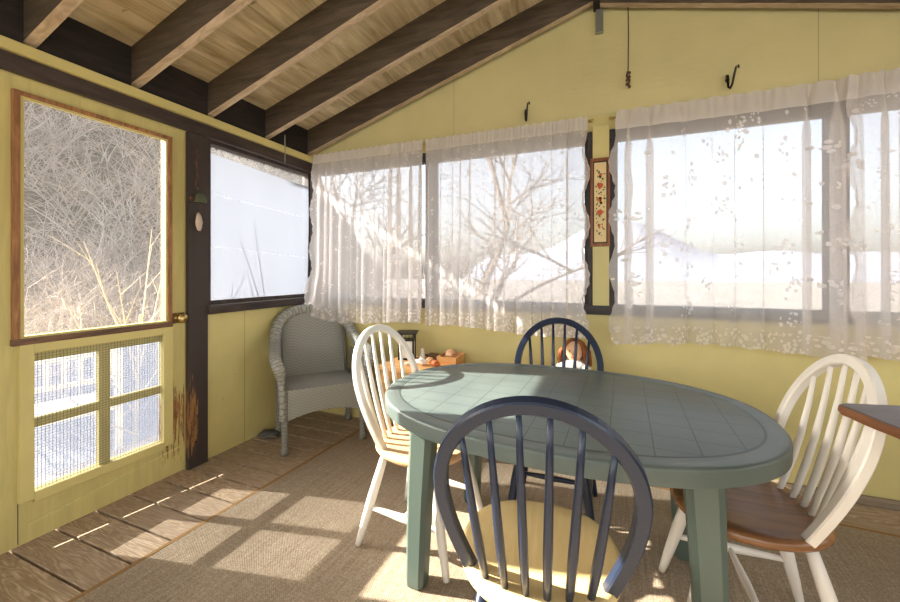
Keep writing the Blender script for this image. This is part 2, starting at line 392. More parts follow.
def wall_with_holes(name, mtl, axis, pos, a0, a1, z0, z1, holes, th=T, sign=-1):
    """vertical slab in plane axis=pos, from a0..a1, z0..z1, rectangular holes (a,b,zl,zh) sorted"""
    m = MB()
    def bx(u0, u1, p0, p1):
        if u1-u0 < 1e-4 or p1-p0 < 1e-4: return
        q0, q1 = sorted((pos, pos+sign*th))
        if axis == 0: m.box(q0, u0, p0, q1, u1, p1)
        else: m.box(u0, q0, p0, u1, q1, p1)
    u = a0
    for (h0, h1, zl, zh) in holes:
        bx(u, h0, z0, z1); bx(h0, h1, z0, zl); bx(h0, h1, zh, z1); u = h1
    bx(u, a1, z0, z1)
    return m.build(name, mtl, kind='structure')
wall_with_holes('wall_left', M['yellow_left'], 0, 0, YB, 0.1, 0, 2.2, [(-4.6, -2.13, .95, 2.05), (-1.95, -1.094, 0, 2.05), (-.968, -.012, .985, 2.06)])
wall_with_holes('wall_back', M['yellow'], 1, 0, -.1, XR, 0, 2.2, [(.005, 1.112, .962, 2.068), (1.135, 2.262, .962, 2.068), (2.405, 3.492, .962, 2.068), (3.515, 4.65, .962, 2.068)], sign=1)
wall_with_holes('wall_right', M['yellow'], 0, XR, YB, 0.1, 0, 2.2, [(-4.9, -.9, .9, 2.1)], sign=1)
wall_with_holes('wall_rear', M['yellow'], 1, YB, -.1, XR+.1, 0, 2.2, [(.25, 4.6, .9, 2.1)], sign=-1)
RX = 2.31
def zbot(x): return 2.19+.306*x if x < RX else 2.165+.306*RX-.262*(x-RX)
def gable(name, y0, y1):
    g = MB(); pr_ = [(-.1, 2.2), (XR+.1, 2.2), (XR+.1, zbot(XR)+.2), (RX, zbot(RX)+.2), (-.1, zbot(-.1)+.2)]
    g.rings([[(x, y0, z) for x, z in pr_], [(x, y1, z) for x, z in pr_]]); return g.build(name, M['yellow_gable'], kind='structure')
gable('wall_back_gable', 0.0, .1); gable('wall_rear_gable', YB-.1, YB)
c = MB()
for (xa, xb) in ((-.45, RX), (RX, XR+.45)):
    za, zb = zbot(xa)+.2, zbot(xb)+.2
    c.hexa([(xa, YB-.3, za), (xb, YB-.3, zb), (xb, .35, zb), (xa, .35, za), (xa, YB-.3, za+.02), (xb, YB-.3, zb+.02), (xb, .35, zb+.02), (xa, .35, za+.02)])
c.build('ceiling', M['ply'], kind='structure')
# rafters: dark sides, paler downward-facing edge
ry = [-.07, -.505, -.948, -1.372, -1.78, -2.25, -2.7, -3.15, -3.6, -4.05, -4.5, -4.95]
tn = 2
for yy in ry:
    for side in (0, 1):
        xa, xb = (0.012, RX-.02) if side == 0 else (RX+.02, XR-.012)
        r = MB(); d = .2; hw_ = .023
        r.hexa([(xa, yy-hw_, zbot(xa)), (xb, yy-hw_, zbot(xb)), (xb, yy+hw_, zbot(xb)), (xa, yy+hw_, zbot(xa)),
                (xa, yy-hw_, zbot(xa)+d), (xb, yy-hw_, zbot(xb)+d), (xb, yy+hw_, zbot(xb)+d), (xa, yy+hw_, zbot(xa)+d)])
        ro = r.build('trim_%d' % tn, M['rafter'], kind='structure'); tn += 1
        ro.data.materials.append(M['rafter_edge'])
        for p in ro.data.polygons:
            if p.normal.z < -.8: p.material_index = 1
rb = MB(); rb.box(RX-.02, YB, zbot(RX)-.0, RX+.02, -.005, zbot(RX)+.2); rb.build('trim_%d' % tn, M['block'], kind='structure'); tn += 1
# blocking between rafters along the plate
for xx0, xx1 in ((.0, .03), (XR-.03, XR)):
    b = MB()
    for i in range(len(ry)-1): b.box(xx0, ry[i+1]+.024, 2.174, xx1, ry[i]-.024, 2.40)
    b.build('trim_%d' % tn, M['block'], kind='structure'); tn += 1
# plate (yellow strip), dark header, dark post, posts between the windows
def tbox(mtl, *a, bevel=.002):
    global tn
    o = MB().box(*a).build('trim_%d' % tn, mtl, kind='structure', bevel=bevel); tn += 1; return o
tbox(M['yellow_door'], 0, YB, 2.126, .06, -.0, 2.173)
tbox(M['dark_trim'], 0, YB, 2.052, .035, -.0, 2.126)
tbox(M['post_peel'], -.02, -1.092, 0, .03, -.97, 2.05)
tbox(M['dark_trim_x'], .0, -.022, 2.05, XR, -.0, 2.10)
tbox(M['dark_trim_x'], .0, -.03, .925, XR, -.0, .985)
for x0, x1 in ((1.095, 1.152), (2.255, 2.285), (2.383, 2.412), (3.468, 3.54)):
    tbox(M['dark_trim_v'], x0, -.02, .985, x1, -.001, 2.05)
tbox(M['yellow'], 2.285, -.028, .925, 2.383, -.001, 2.13)
tbox(M['yellow'], 4.66, -.02, 0, XR, -.0, 2.13)
tbox(M['greyplank'], 2.6, -.02, 0, XR, -.001, .045)                   # grey plank at the foot of the wall
# ------------------------------------------------------------------ windows (frames and panes)
def window(n, y0, y1, z0, z1, glass, plane, pos):
    e = empty('window_%d' % n); e['kind'] = 'structure'
    fr = MB(); t = .028
    def bx(m_, a0, a1, p0, p1, d0, d1):
        if plane == 0: m_.box(pos+d0, a0, p0, pos+d1, a1, p1)
        else: m_.box(a0, pos-d1, p0, a1, pos-d0, p1)
    for a0, a1, p0, p1 in ((y0, y0+t, z0, z1), (y1-t, y1, z0, z1), (y0+t, y1-t, z0, z0+t), (y0+t, y1-t, z1-t, z1)):
        bx(fr, a0, a1, p0, p1, -.075, -.01)
    fr.build('window_frame', M['dark_trim_v'], e)
    gl = MB(); bx(gl, y0+t, y1-t, z0+t, z1-t, -.052, -.048); gl.build('pane', glass, e)
    return e
w1 = window(1, -.968, -.012, .985, 2.06, M['clear_glass'], 0, 0)
MB().box(0, -.975, .93, .05, -.001, .985).build('window_sill', M['dark_trim'], w1, bevel=.003)
for s0, s1 in ((-.972, -.945), (-.03, -.001)):
    MB().box(0, s0, .985, .02, s1, 2.06).build('casing', M['dark_trim_v'], w1)
for i, (a, b) in enumerate(((.005, 1.112), (1.135, 2.262), (2.405, 3.492), (3.515, 4.65))):
    window(2+i, a, b, .962, 2.068, M['clear_glass'], 1, 0)
# vinyl sheet rolled down over window 1
vs = empty('plastic_window_sheet', (-.012, -.49, 1.0))
tag(vs, 'milky plastic weather sheet stretched over the dark framed window beside the door', 'window covering')
def vf(u, v):
    y_ = (-.945+.905*u)+.49; z_ = .015+.955*v
    z_ -= .05*u*(v > .99)
    return (.004*math.sin(7*v+3*u)+.003*math.sin(19*u+2), y_, z_)
MB().grid(vf, 24, 24).build('sheet', M['vinyl'], vs, smooth=True)
for zz in (.36, .70):
    m_ = MB()
    for i in range(34):
        y_ = -.44+i*.026; m_.box(.006, y_, zz-.05*(i/34)+.003*math.sin(i*2.1), .0065, y_+.016, zz-.05*(i/34)+.004+.010*abs(math.sin(i*1.3)))
    m_.build('stitched_seam', M['seam'], vs)
# ------------------------------------------------------------------ door
d1 = empty('door_1', (0, 0, 0)); d1['kind'] = 'structure'
p = MB()
xo, xi = -.042, -.002
p.box(xo, -1.948, .006, xi, -1.80, 2.048); p.box(xo, -1.205, .85, xi, -1.097, 2.048); p.box(xo, -1.80, .006, xi, -1.785, .85); p.box(xo, -1.22, .45, xi, -1.097, .85)
p.box(xo, -1.80, 1.972, xi, -1.205, 2.048); p.box(xo, -1.80, .85, xi, -1.205, .915); p.box(xo, -1.785, .80, xi, -1.22, .85)
# bottom rail with a slanting open seam that lets a streak of sun through
def za(y_): return .085+(y_+1.73)/.64*.07
sl = .522/.871*(xi-xo)
for a, b, lo, hi, s_ in ((-1.785, -1.097, None, .225, 0),):
    gp = .0055
    p.hexa([(xo, a, .006), (xi, a, .006), (xi, b, .006), (xo, b, .006), (xo, a, za(a)+sl), (xi, a, za(a)), (xi, b, za(b)), (xo, b, za(b)+sl)])
    p.hexa([(xo, a, za(a)+gp+sl), (xi, a, za(a)+gp), (xi, b, za(b)+gp), (xo, b, za(b)+gp+sl), (xo, a, .225), (xi, a, .225), (xi, b, .225), (xo, b, .225)])
p.box(xo, -1.22, .225, xi, -1.097, .45)
for q in (-1.6, -1.36): p.box(xo+.001, q, .05, xi-.001, q+.045, .2)
p.build('door_leaf', M['stile_peel'], d1)
fr = MB()
for a in ((-1.832, .905, -1.808, 1.985), (-1.20, .905, -1.178, 1.985)): fr.box(-.002, a[0], a[1], .018, a[2], a[3])
fr.box(-.002, -1.81, 1.965, .016, -1.20, 1.985)
MB().box(-.002, -1.835, .88, .024, -1.178, .908).build('upper_sill', M['wornsill'], d1, bevel=.003)
tag(fr.build('upper_frame', M['wornwood'], d1, bevel=.002), 'worn orange brown wood strips')
fr = MB()
fr.box(-.004, -1.808, .908, .01, -1.794, 1.966); fr.box(-.004, -1.210, .908, .01, -1.20, 1.966); fr.box(-.004, -1.794, 1.955, .01, -1.210, 1.966); fr.box(-.004, -1.794, .908, .01, -1.210, .918)
fr.build('inner_bead', M['yellow_door'], d1)
MB().box(-.026, -1.803, .91, -.022, -1.2, 1.975).build('upper_pane', M['door_glass'], d1)
e2 = MB()
for a in ((-1.812, .195, -1.765, .885), (-1.228, .195, -1.176, .885)): e2.box(-.002, a[0], a[1], .022, a[2], a[3])
e2.box(-.002, -1.765, .84, .022, -1.228, .885); e2.box(-.002, -1.765, .18, .022, -1.228, .225)
lf = e2.build('lower_frame', M['yellow_door'], d1, bevel=.002)
e2 = MB(); e2.box(-.03, -1.52, .225, -.004, -1.472, .84); e2.box(-.03, -1.765, .503, -.0045, -1.52, .545); e2.box(-.03, -1.472, .503, -.0045, -1.228, .545)
e2.build('muntin', M['yellow_door'], d1)
MB().box(-.036, -1.787, .223, -.033, -1.21, .81).build('lower_pane', M['film'], d1)
ms = MB()
y_ = -1.762
while y_ < -1.228: ms.box(.0045, y_-.0006, .225, .0057, y_+.0006, .84); y_ += .0127
z_ = .232
while z_ < .84: ms.box(.0045, -1.765, z_-.0006, .0057, -1.228, z_+.0006); z_ += .0127
tag(ms.build('wire_mesh', M['wire'], d1), 'square steel hardware cloth')
kb = MB(); kb.lathe([(.0, 0), (.03, 0), (.03, .006), (.012, .01), (.011, .03), (.024, .04), (.028, .055), (.022, .066), (.0, .07)], 20)
ko = kb.build('door_knob', M['brass'], d1, smooth=True); ko.location = (-.002, -1.14, .925); ko.rotation_euler = (0, R(90), 0)
MB().box(-.002, -1.178, .895, .004, -1.1, .955).build('latch_plate', M['rust'], d1, bevel=.002)
MB().box(-.044, -1.811, .014, -.0012, -1.8085, .19).build('board_seam', M['dark_trim'], d1)

# ------------------------------------------------------------------ rug
rg = empty('rug', (2.35, -2.0, 0), R(-2.6))
tag(rg, 'large woven beige rug covering most of the plank floor', 'rug')
def rf(u, v): return (-1.78+3.95*u, -2.3+4.06*v, .009+.0015*noise.noise((u*9, v*9, 1)))
MB().grid(rf, 40, 40).build('pile', M['rug'], rg, smooth=True)
b = MB(); b.box(-1.79, -2.3, .001, -1.772, 1.76, .0105); b.box(-1.78, 1.752, .001, 2.17, 1.77, .0105); b.box(2.16, -2.3, .001, 2.178, 1.76, .0105); b.box(-1.78, -2.31, .001, 2.17, -2.29, .0105)
b.build('binding', M['rugedge'], rg)

# ------------------------------------------------------------------ green resin table
TX, TY, TR = 2.18, -1.062, -.04
tb = empty('patio_table', (TX, TY, 0.0), TR)
tag(tb, 'oval dark green resin patio table with tile pattern in the middle of the room', 'table')
A_, B_, EX = .716, .508, 2.3
def sup(a, b, n=96):
    o = []
    for k in range(n):
        t = 2*math.pi*k/n; c_, s_ = math.cos(t), math.sin(t)
        o.append((a*math.copysign(abs(c_)**(2/EX), c_), b*math.copysign(abs(s_)**(2/EX), s_)))
    return o
rr = []
for off, z_ in ((-.03, .648), (-.003, .648), (-.0015, .6495), (-.001, .655), (0, .691), (-.0006, .695), (-.003, .6985), (-.007, .7005), (-.012, .701), (-.05, .701), (-.056, .6985), (-.062, .700)):
    rr.append([(x, y_, z_) for x, y_ in sup(A_+off, B_+off)])
MB().rings(rr).build('tabletop', M['table'], tb, smooth='auto')
for sx in (-1, 1):
    for sy in (-1, 1):
        l = MB(); sec = []
        for (z_, h, cx, cy) in ((0.0125, .036, .475, .292), (.03, .038, .475, .292), (.35, .043, .465, .285), (.652, .050, .45, .275)):
            c_ = h*.6
            sec.append([(sx*cx+a, sy*cy+b_, z_) for a, b_ in ((h,-c_),(h,c_),(c_,h),(-c_,h),(-h,c_),(-h,-c_),(-c_,-h),(c_,-h))])
        l.rings(sec); l.build('leg', M['table_leg'], tb)
for s_ in (-1, 1):
    MB().box(-.39, s_*.275-.012, .62, .39, s_*.275+.012, .652).build('apron', M['table_leg'], tb); MB().box(s_*.45-.012, -.22, .62, s_*.45+.012, .22, .652).build('apron', M['table_leg'], tb)

# ------------------------------------------------------------------ bow-back chairs
def bow_pts(hw_, e_, ht, rz, n=30):
    zs = .43; L_ = []
    for i in range(n+1):
        s_ = i/n
        if s_ < .42:
            q = s_/.42; z_ = zs+(ht-rz-zs)*q; h = e_+(hw_-e_)*math.sin(q*math.pi/2)
        else:
            a = (s_-.42)/.58*math.pi/2; h = hw_*math.cos(a); z_ = ht-rz+rz*math.sin(a)
        L_.append((h, z_))
    yy = lambda z_: -.10-(z_-zs)*.36
    return [(-h, yy(z_), z_) for h, z_ in L_]+[(h, yy(z_), z_) for h, z_ in L_[::-1][1:]]
def chair(loc, rz, paint, seatm, label, hw_=.208, ht=.925):
    t = empty('bow_back_chair', loc, rz); tag(t, label, 'chair', None)
    # seat
    s_ = MB(); n = 56; rings_ = []
    def outl(k, sc_):
        a = 2*math.pi*k/n; c_, d_ = math.cos(a), math.sin(a)
        x = math.copysign(abs(c_)**.78, c_); y_ = math.copysign(abs(d_)**.86, d_)
        wx = .215-.02*(y_ < 0)*abs(y_)
        return x*wx*sc_, y_*.212*sc_
    for sc_, z_ in ((.90, .412), (.97, .418), (1.0, .428), (1.0, .436), (.975, .446), (.93, .449), (.7, .443), (.4, .440), (.1, .441)):
        rings_.append([(*outl(k, sc_), z_) for k in range(n)])
    s_.rings(rings_); s_.build('seat', seatm, t, smooth=True)
    # bow
    bp = [Vector(q) for q in bow_pts(hw_, .165, ht, .235)]
    nrm = Vector((0, 1, .36)).normalized()     # across the plane of the bow
    ups = []
    for i in range(len(bp)):
        tg = (bp[min(i+1, len(bp)-1)]-bp[max(i-1, 0)]).normalized(); ups.append((nrm, tg.cross(nrm)))
    a_, b_ = .014, .0165
    sec = [(a_, b_*.75), (a_*.72, b_), (-a_*.72, b_), (-a_, b_*.75), (-a_, -b_*.75), (-a_*.72, -b_), (a_*.72, -b_), (a_, -b_*.75)]
    MB().sweep(bp, lambda i: sec, ups).build('back_bow', paint, t, smooth=False, bevel=.0)
    half = bp[:len(bp)//2+1]
    for k in range(6):
        q = (k-2.5)/2.5
        xb = .122*q; xt = .160*q
        zt = None
        for i in range(len(half)-1):   # height of the bow above xt
            x0, x1 = half[i].x, half[i+1].x
            if x0 <= -abs(xt) <= x1 and half[i].z > .6:
                f_ = (-abs(xt)-x0)/(x1-x0+1e-9); zt = half[i].z+(half[i+1].z-half[i].z)*f_; yt = half[i].y+(half[i+1].y-half[i].y)*f_
        pb = Vector((xb, -.168+.028*q*q, .436)); pt = Vector((xt, yt, zt-.008))
        pts = [pb.lerp(pt, u)+Vector((0, -.012*math.sin(math.pi*u), 0)) for u in (0, .12, .3, .5, .75, 1)]
        MB().tube(pts, [.0085, .0105, .0115, .0105, .0085, .0065], 8).build('spindle', paint, t, smooth=True)
    ft = {}
    for sx in (-1, 1):
        for sy in (-1, 1):
            top = Vector((sx*.128, sy*.115-.005, .42)); bot = Vector((sx*(.19), .212 if sy > 0 else -.226, .0125))
            ft[sx, sy] = (top, bot)
            MB().tube([top.lerp(bot, u) for u in (0, .25, .5, .75, .93, 1)], [.0155, .019, .021, .018, .0145, .013], 10).build('leg', paint, t, smooth=True)
    mids = {}
    for sx in (-1, 1):
        a = ft[sx, 1][0].lerp(ft[sx, 1][1], .60); b = ft[sx, -1][0].lerp(ft[sx, -1][1], .60); mids[sx] = (a+b)/2
        MB().tube([a.lerp(b, u) for u in (0, .15, .5, .85, 1)], [.009, .011, .0165, .011, .009], 8).build('stretcher', paint, t, smooth=True)
    MB().tube([mids[-1].lerp(mids[1], u) for u in (0, .15, .5, .85, 1)], [.008, .010, .0145, .010, .008], 8).build('stretcher', paint, t, smooth=True)
    return t
chair((2.192, -1.583, 0), R(7.3), M['navy'], M['seat_blond'], 'navy blue bow back chair with blond wood seat in the foreground, its back to us', .222)
chair((1.605, -1.083, 0), R(-95.5), M['white_paint'], M['seat_tan'], 'white bow back chair with pale tan seat at the left end of the green table', .215)
chair((2.785, -1.105, 0), R(91), M['white_paint'], M['seat_honey'], 'white bow back chair with glossy honey brown seat at the right end of the table', .226)
chair((2.125, -.70, 0), R(181), M['navy'], M['seat_blond'], 'navy blue bow back chair on the far side of the table, by the back wall', .216)

# ------------------------------------------------------------------ wicker armchair
wk = empty('wicker_armchair', (.40, -.385, 0), R(-129)); tag(wk, 'grey wicker armchair with rolled arms in the corner by the window', 'armchair')
# local: +y front, x across. seat .50 wide, .48 deep
HW, DF, DB = .265, .25, -.18
s_ = MB(); s_.grid(lambda u, v: (-.235+.47*u, DB+.03+(DF-DB-.03)*v, .415+.012*math.sin(math.pi*u)*math.sin(math.pi*v)), 16, 16, lambda u, v: (u, v))
s_.build('seat', M['wicker'], wk, smooth=True)
# apron with arched bottom, front and sides
def apron_f(u, v):
    x = -HW+2*HW*u; zb = .215+.055*(1-(2*u-1)**2); return (x, DF+.012*math.sin(math.pi*u), zb+(.425-zb)*v)
m_ = MB(); m_.grid(apron_f, 24, 10, lambda u, v: (u, v*.45)); m_.build('front_apron', M['wicker'], wk, smooth=True)
for sx in (-1, 1):
    m_ = MB()
    def side_f(u, v):
        y_ = DB+(DF-DB)*u; zb = .215+.05*(1-(2*u-1)**2); top = .60+.0*u
        return (sx*(HW+.015*v+.0*u), y_, zb+(top-zb)*v)
    m_.grid(side_f, 16, 14, lambda u, v: (u, v*.75)); m_.build('side_panel', M['wicker'], wk, smooth=True)
# back panel, rounded top, leaning
def back_f(u, v):
    a = 2*u-1; top = .475*(1-abs(a)**3.2*.42); z_ = .40+top*v
    x = a*HW*(.93+.06*v); y_ = DB+.04-.12*v*1.0-.05*(1-a*a)
    return (x, y_, z_)
m_ = MB(); m_.grid(back_f, 24, 24, lambda u, v: (u, v)); m_.build('backrest', M['wicker'], wk, smooth=True)
# wrapped roll: front of arm, along the arm, up and over the back
pts = []
def half(sx):
    return [Vector((sx*.272, DF+.012, .24)), Vector((sx*.274, DF+.014, .40)), Vector((sx*.283, DF+.022, .53)), Vector((sx*.298, DF+.045, .585)), Vector((sx*.312, DF+.02, .625)), Vector((sx*.310, DF-.07, .638)),
            Vector((sx*.303, .05, .645)), Vector((sx*.295, -.06, .665)), Vector((sx*.285, -.14, .715)), Vector((sx*.262, -.215, .80)), Vector((sx*.21, -.28, .858)), Vector((sx*.12, -.325, .892))]
raw = half(-1)+[Vector((0, -.34, .902))]+half(1)[::-1]
def smoothpts(p, it=3):
    for _ in range(it):
        q = [p[0]]
        for a, b in zip(p, p[1:]): q += [a*.75+b*.25, a*.25+b*.75]
        q.append(p[-1]); p = q
    return p
sp_ = smoothpts(raw, 2)
rads = []
for i, q in enumerate(sp_):
    k = q.z; rads.append(.020 if k < .52 else (.036 if q.y > .1 else .041))
for _ in range(6): rads = [rads[0]]+[(rads[i-1]+rads[i]*2+rads[i+1])/4 for i in range(1, len(rads)-1)]+[rads[-1]]
roll = MB(); roll.tube(sp_, rads, 14)
tot = len(sp_)
roll.bm.verts.ensure_lookup_table(); roll.bm.verts.index_update()
for fc in roll.bm.faces:
    if len(fc.verts) == 4:
        for l in fc.loops:
            i = l.vert.index; l[roll.uv].uv = ((i % 14)/14, (i//14)/tot)
roll.build('arm_roll', M['wicker_roll'], wk, smooth=True)
for sx in (-1, 1):
    for yy_ in (DF-.005, DB+.02):
        l = MB(); l.tube([(sx*.257, yy_, .42), (sx*.257, yy_, .22), (sx*.257, yy_, .06), (sx*.257, yy_, .055), (sx*.257, yy_, .0125 if yy_ < 0 else .0125)], [.021, .021, .02, .026, .026], 12)
        l.bm.verts.ensure_lookup_table(); l.bm.verts.index_update()
        for fc in l.bm.faces:
            for lp in fc.loops: lp[l.uv].uv = ((lp.vert.index % 12)/12, lp.vert.co.z*2)
        l.build('leg', M['wicker_leg'], wk, smooth=True)
# vertical staves either side of the back
for sx in (-1, 1):
    MB().tube([(sx*.232, -.13, .40), (sx*.238, -.19, .62), (sx*.24, -.23, .78)], .012, 8).build('back_stave', M['wicker_leg'], wk, smooth=True)

# ------------------------------------------------------------------ side table and what stands on it
stb = empty('side_table', (1.18, -.235, 0)); tag(stb, 'small pine side table against the back wall, behind the left white chair', 'table')
MB().box(-.26, -.185, .53, .25, .175, .565).build('tabletop', M['pine'], stb, bevel=.004)
for sx in (-.22, .21):
    for sy in (-.14, .13): MB().box(sx-.018, sy-.018, .0125, sx+.018, sy+.018, .53).build('leg', M['pine'], stb)
MB().box(-.22, -.155, .47, .21, -.135, .53).build('apron', M['pine'], stb); MB().box(-.22, .12, .47, .21, .14, .53).build('apron', M['pine'], stb)
TZ = .5655
ln = empty('lantern', (1.015, -.16, TZ), R(20)); tag(ln, 'black candle lantern with frosted white panels on the pine side table', 'lantern')
lm = MB()
for sx in (-1, 1):
    for sy in (-1, 1): lm.box(sx*.052-.006, sy*.052-.006, .0, sx*.052+.006, sy*.052+.006, .185)
lm.box(-.058, -.058, 0, .058, .058, .012); lm.box(-.058, -.058, .135, .058, .058, .143); cage = lm.build('cage', M['iron'], ln)
lm = MB(); lm.box(-.075, -.075, .185, .075, .075, .197); lm.build('roof', M['iron'], ln)
lm = MB()
for s_ in (-1, 1):
    lm.box(-.044, s_*.05-.001, .014, .044, s_*.05+.001, .134); lm.box(s_*.05-.001, -.044, .014, s_*.05+.001, .044, .134)
lm.build('frosted_panel', M['cloth_white'], cage)
for k in (-1, 0, 1):
    for s_ in (-1, 1):
        MB().box(k*.024-.002, s_*.052-.002, .143, k*.024+.002, s_*.052+.002, .185).build('bar', M['iron'], cage); MB().box(s_*.052-.002, k*.024-.002, .143, s_*.052+.002, k*.024+.002, .185).build('bar', M['iron'], cage)
bxo = empty('wooden_box', (1.352, -.135, TZ)); tag(bxo, 'low pine box lying open at the right end of the side table', 'box')
bm_ = MB(); bm_.box(-.07, -.09, 0, .07, .09, .008); bm_.box(-.07, -.09, .008, -.062, .09, .05); bm_.box(.062, -.09, .008, .07, .09, .05); bm_.box(-.062, -.09, .008, .062, -.082, .05); bm_.box(-.062, .082, .008, .062, .09, .05)
bm_.build('box_body', M['pine'], bxo)
def trinket(name, loc, col, r, sc_, label, cat, jit=.35, seed=1):
    o = MB().ball((0, 0, r*sc_[2]*.92), r, 3, sc_, jit, seed).build(name, mat(name+'_surface', col, .6), None, smooth=True)
    o.location = loc; return tag(o, label, cat)
trinket('seashell', (1.20, -.30, TZ), srgb(240, 232, 220), .034, (1.2, .8, .75), 'white seashell, largest on the front of the side table', 'shell', .5, 2)
trinket('seashell', (1.115, -.335, TZ), srgb(232, 214, 190), .018, (1.3, 1, .6), 'small cream seashell at the front edge of the side table', 'shell', .5, 5)
trinket('seashell', (1.30, -.29, TZ), srgb(196, 112, 66), .026, (1.1, .9, .8), 'orange brown seashell beside the white one on the side table', 'shell', .6, 7)
trinket('seashell', (1.225, -.215, TZ), srgb(214, 164, 120), .025, (1.2, .9, .8), 'tan seashell behind the white one on the side table', 'shell', .5, 9)
trinket('pebble', (1.352, -.135, TZ+.0082), srgb(176, 130, 92), .05, (1.0, .9, .75), 'brown rounded stone sitting in the pine box', 'stone', .4, 11)
trinket('pebble', (1.255, -.13, TZ), srgb(108, 100, 94), .027, (1.2, 1, .7), 'grey pebble on the side table, left of the pine box', 'stone', .3, 13)
trinket('driftwood', (1.19, -.09, TZ), srgb(120, 88, 62), .035, (1.6, .6, .55), 'dark piece of driftwood at the back of the side table', 'driftwood', .7, 15)
cn = MB().lathe([(0, 0), (.022, 0), (.024, .01), (.016, .035), (.013, .055), (.015, .065), (.006, .078), (0, .08)], 16).build('figurine', M['white'], None, smooth=True)
cn.location = (1.125, -.13, TZ); tag(cn, 'small white figurine standing right of the lantern', 'figurine')

# ------------------------------------------------------------------ doll behind the far chair
dl = empty('doll', (2.18, -.118, 0), R(-4)); tag(dl, 'doll with long brown yarn hair and white collar standing behind the far navy chair', 'doll')
MB().lathe([(.0, .0), (.085, .0), (.085, .02), (.075, .35), (.06, .56), (.058, .60), (.03, .635), (0, .64)], 24).build('dress', mat('tan_dress', srgb(206, 164, 120), .9), dl, smooth=True)
MB().lathe([(0, .575), (.05, .572), (.098, .588), (.10, .612), (.07, .645), (.035, .655), (0, .656)], 24).build('collar', M['cloth_white'], dl, smooth=True)
for sx in (-1, 1): MB().ball((sx*.065, -.045, .60), .042, 2, (1, .8, .8), .4, sx+4).build('sleeve', M['cloth_white'], dl, smooth=True)
skin = mat('doll_skin', srgb(224, 176, 134), .7)
hd = MB(); hd.ball((0, -.01, .70), .058, 3, (.95, .95, 1.1)); hd.ball((0, -.068, .695), .009, 1); hdo = hd.build('head', skin, dl, smooth=True)
for sx in (-1, 1): MB().ball((sx*.02, -.063, .712), .005, 1).build('eye', M['iron'], hdo, smooth=True)
MB().box(-.012, -.066, .672, .012, -.06, .677).build('mouth', mat('doll_mouth', srgb(168, 76, 62), .6), hdo)
hair = mat('brown_yarn', srgb(140, 84, 44), .9); random.seed(5)
hm = MB()
for k in range(90):
    a = random.uniform(-1.25*math.pi, .25*math.pi); a = math.pi*.5+random.uniform(-2.35, 2.35)
    ca, sa = math.cos(a), math.sin(a); r0 = random.uniform(.035, .062); dz = random.uniform(.0, .03)
    hm.tube([(ca*.008, sa*.008+.005, .772+random.uniform(0, .014)), (ca*r0*.9, sa*r0*.8+.005, .757), (ca*(.064+dz), sa*(.06+dz)+.003, .70), (ca*(.072+dz), sa*(.068+dz), .635+random.uniform(-.03, .02))], [.006, .007, .007, .005], 5)
hm.build('hair', hair, hdo, smooth=True)

# ------------------------------------------------------------------ bar table corner at the right
bt = empty('bar_table', (2.85, -1.505, 0), R(14)); tag(bt, 'dark wood bar height table with rough live edge, its corner at the right', 'table')
DW = wood('dark_slab', srgb(58, 46, 42), srgb(98, 84, 78), 0, .35, .8, spec=.5)
EDG = painted('rough_bark_edge', srgb(148, 96, 58), .5, srgb(70, 46, 32), .7, (3, 3, 3))
def slab_edge(z_, off):
    o = []
    for k in range(24): o.append((off+.006*noise.noise((k*.6, z_*40, 0)), -.72*k/23 if k else -.012, z_))
    o += [(.62, -.72, z_), (.62, -off, z_), (.02, -off, z_)]
    return o
sm = MB(); sm.rings([slab_edge(.876, .005), slab_edge(.888, -.002), slab_edge(.898, 0), slab_edge(.90, .003)])
so = sm.build('tabletop', DW, bt); so.data.materials.append(EDG)
for p_ in so.data.polygons:
    if abs(p_.normal.z) < .75: p_.material_index = 1
for a in ((.34, -.1), (.58, -.1), (.58, -.66), (.34, -.66)): MB().box(a[0]-.025, a[1]-.025, .0125, a[0]+.025, a[1]+.025, .876).build('leg', DW, bt)

